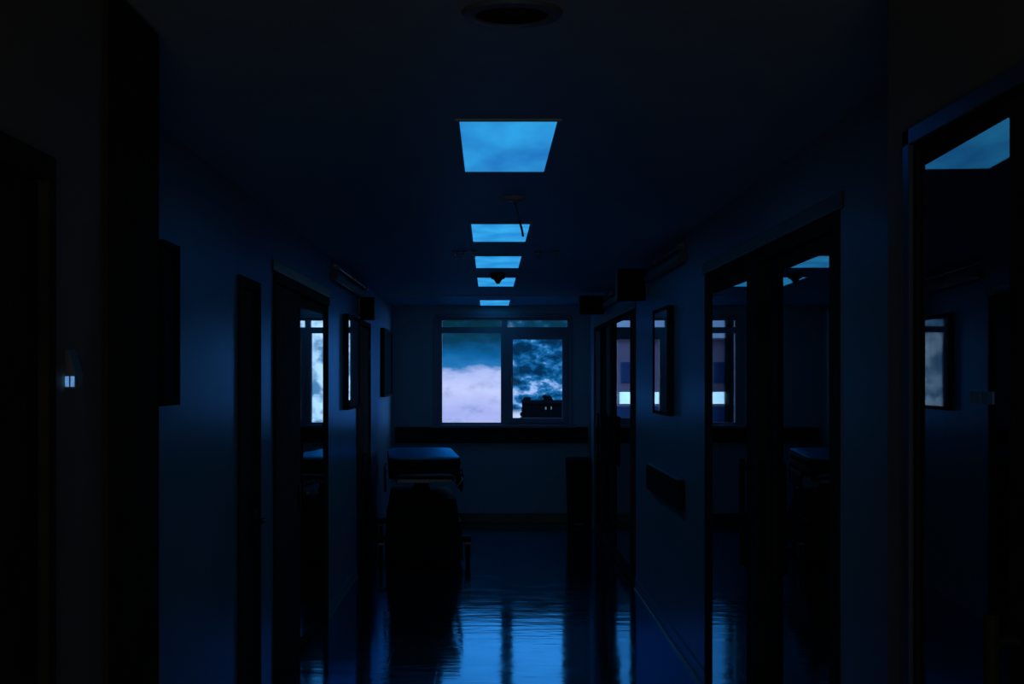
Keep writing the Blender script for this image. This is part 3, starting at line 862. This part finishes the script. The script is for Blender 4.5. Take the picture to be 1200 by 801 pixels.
# right: broken storm cloud
nr = noise(comb(u, mth('MULTIPLY', v, 1.6), 0.37), 78, 8, 0.62, 0.15)
band = mth('SUBTRACT', 0.11, mth('MULTIPLY', mth('ABSOLUTE', mth('ADD', v, 0.011)), 9.0))
fr_ = mth('ADD', nr, mth('MULTIPLY', mth('MAXIMUM', band, -0.02), 1.0))
skyR = ramp(fr_, [(0.0, (0.0015, 0.02, 0.055)), (0.42, (0.0015, 0.03, 0.09)), (0.50, (0.003, 0.085, 0.25)), (0.575, (0.02, 0.19, 0.48)), (0.675, (0.38, 0.57, 0.97)), (1.0, (0.6, 0.7, 1.0))], 'LINEAR')
skyR = mixc(mth('MULTIPLY', sstep(v, 0.032, 0.037), 0.7), skyR, (0.003, 0.04, 0.07))
skyR = mixc(sstep(v, -0.021, -0.026), skyR, (0.55, 0.68, 1.0))
sky = mixc(sstep(u, 0.009, 0.016), skyL, skyR)
# wide sky beyond: brighter to the right and overhead
nw = noise(tc.outputs['Generated'], 5, 5)
wide = ramp(nw, [(0.3, (0.04, 0.16, 0.42)), (0.7, (0.22, 0.46, 0.95))], 'LINEAR')
rightb = mixc(sstep(noise(comb(u, v, 0.8), 70, 4), 0.40, 0.56), (0.15, 0.5, 1.0), (1.0, 1.7, 2.4))
out1 = mth('MAXIMUM', sstep(u, 0.070, 0.095), mth('MAXIMUM', sstep(mth('MULTIPLY', u, -1.0), 0.06, 0.09), sstep(v, 0.055, 0.11)))
sky = mixc(out1, sky, wide)
nearR = mth('MULTIPLY', sstep(u, 0.075, 0.095), mth('MULTIPLY', sstep(mth('MULTIPLY', u, -1.0), -0.26, -0.17), sstep(mth('MULTIPLY', v, -1.0), -0.2, -0.1)))
sky = mixc(nearR, sky, rightb)
dim = mth('MULTIPLY', sstep(u, 0.23, 0.27), mth('SUBTRACT', 1.0, sstep(u, 0.42, 0.55)))
sky = mixc(mth('MULTIPLY', dim, 0.85), sky, (0.004, 0.03, 0.08))  # unseen part of the sky darkened to dim a reflection in the glass
far_r = mth('MULTIPLY', sstep(u, 0.40, 0.55), mth('MULTIPLY', sstep(v, -0.6, -0.3), mth('SUBTRACT', 1.0, sstep(v, 0.12, 0.35))))
sky = mixc(far_r, sky, mixc(sstep(nw, 0.35, 0.65), (0.8, 2.0, 3.8), (2.0, 3.9, 6.2)))  # bright patch of unseen sky added to light the left wall
behind = mth('LESS_THAN', sx.outputs['Y'], 0.05)
sky = mixc(behind, sky, wide)
gr = sstep(mth('MULTIPLY', v, -1.0), 0.05, 0.2)
sky = mixc(mth('MULTIPLY', gr, mth('SUBTRACT', 1.0, far_r)), sky, (0.06, 0.14, 0.30))
L.new(sky, bg.inputs['Color'])
bg.inputs['Strength'].default_value = 1.0
wd.cycles.sampling_method = 'MANUAL'
wd.cycles.sample_map_resolution = 2048

# ------------------------------------------------------------------ weak warm fill light added to lift the blacks
ld = bpy.data.lights.new('black_lift_fill', 'AREA'); ld.shape = 'RECTANGLE'; ld.size = 1.5; ld.size_y = 1.9
ld.energy = 7.5; ld.color = (1.0, 0.87, 0.70)
lo = bpy.data.objects.new('black_lift_fill', ld); COL.objects.link(lo)
lo.location = (0, BACK+0.05, 1.1); lo.rotation_euler = (PI/2, 0, 0)

# ------------------------------------------------------------------ camera and look
cam = bpy.data.cameras.new('camera'); co = bpy.data.objects.new('camera', cam)
COL.objects.link(co)
co.location = (0, 0, EYE); co.rotation_euler = (PI/2, 0, 0)
cam.sensor_width = 36.0; cam.lens = 36.0*1667/1200
cam.shift_x = 27/1200; cam.shift_y = 42.5/1200
cam.clip_start = 0.05; cam.clip_end = 500
scn.camera = co
vs = scn.view_settings
scn.display_settings.display_device = 'sRGB'
vs.view_transform = 'Standard'; vs.look = 'None'; vs.exposure = 0.0; vs.gamma = 1.0
vs.use_curve_mapping = False
cy = scn.cycles
cy.use_denoising = True
cy.max_bounces = 8; cy.diffuse_bounces = 4; cy.glossy_bounces = 5; cy.transparent_max_bounces = 16
cy.sample_clamp_indirect = 4.0
cy.use_adaptive_sampling = False
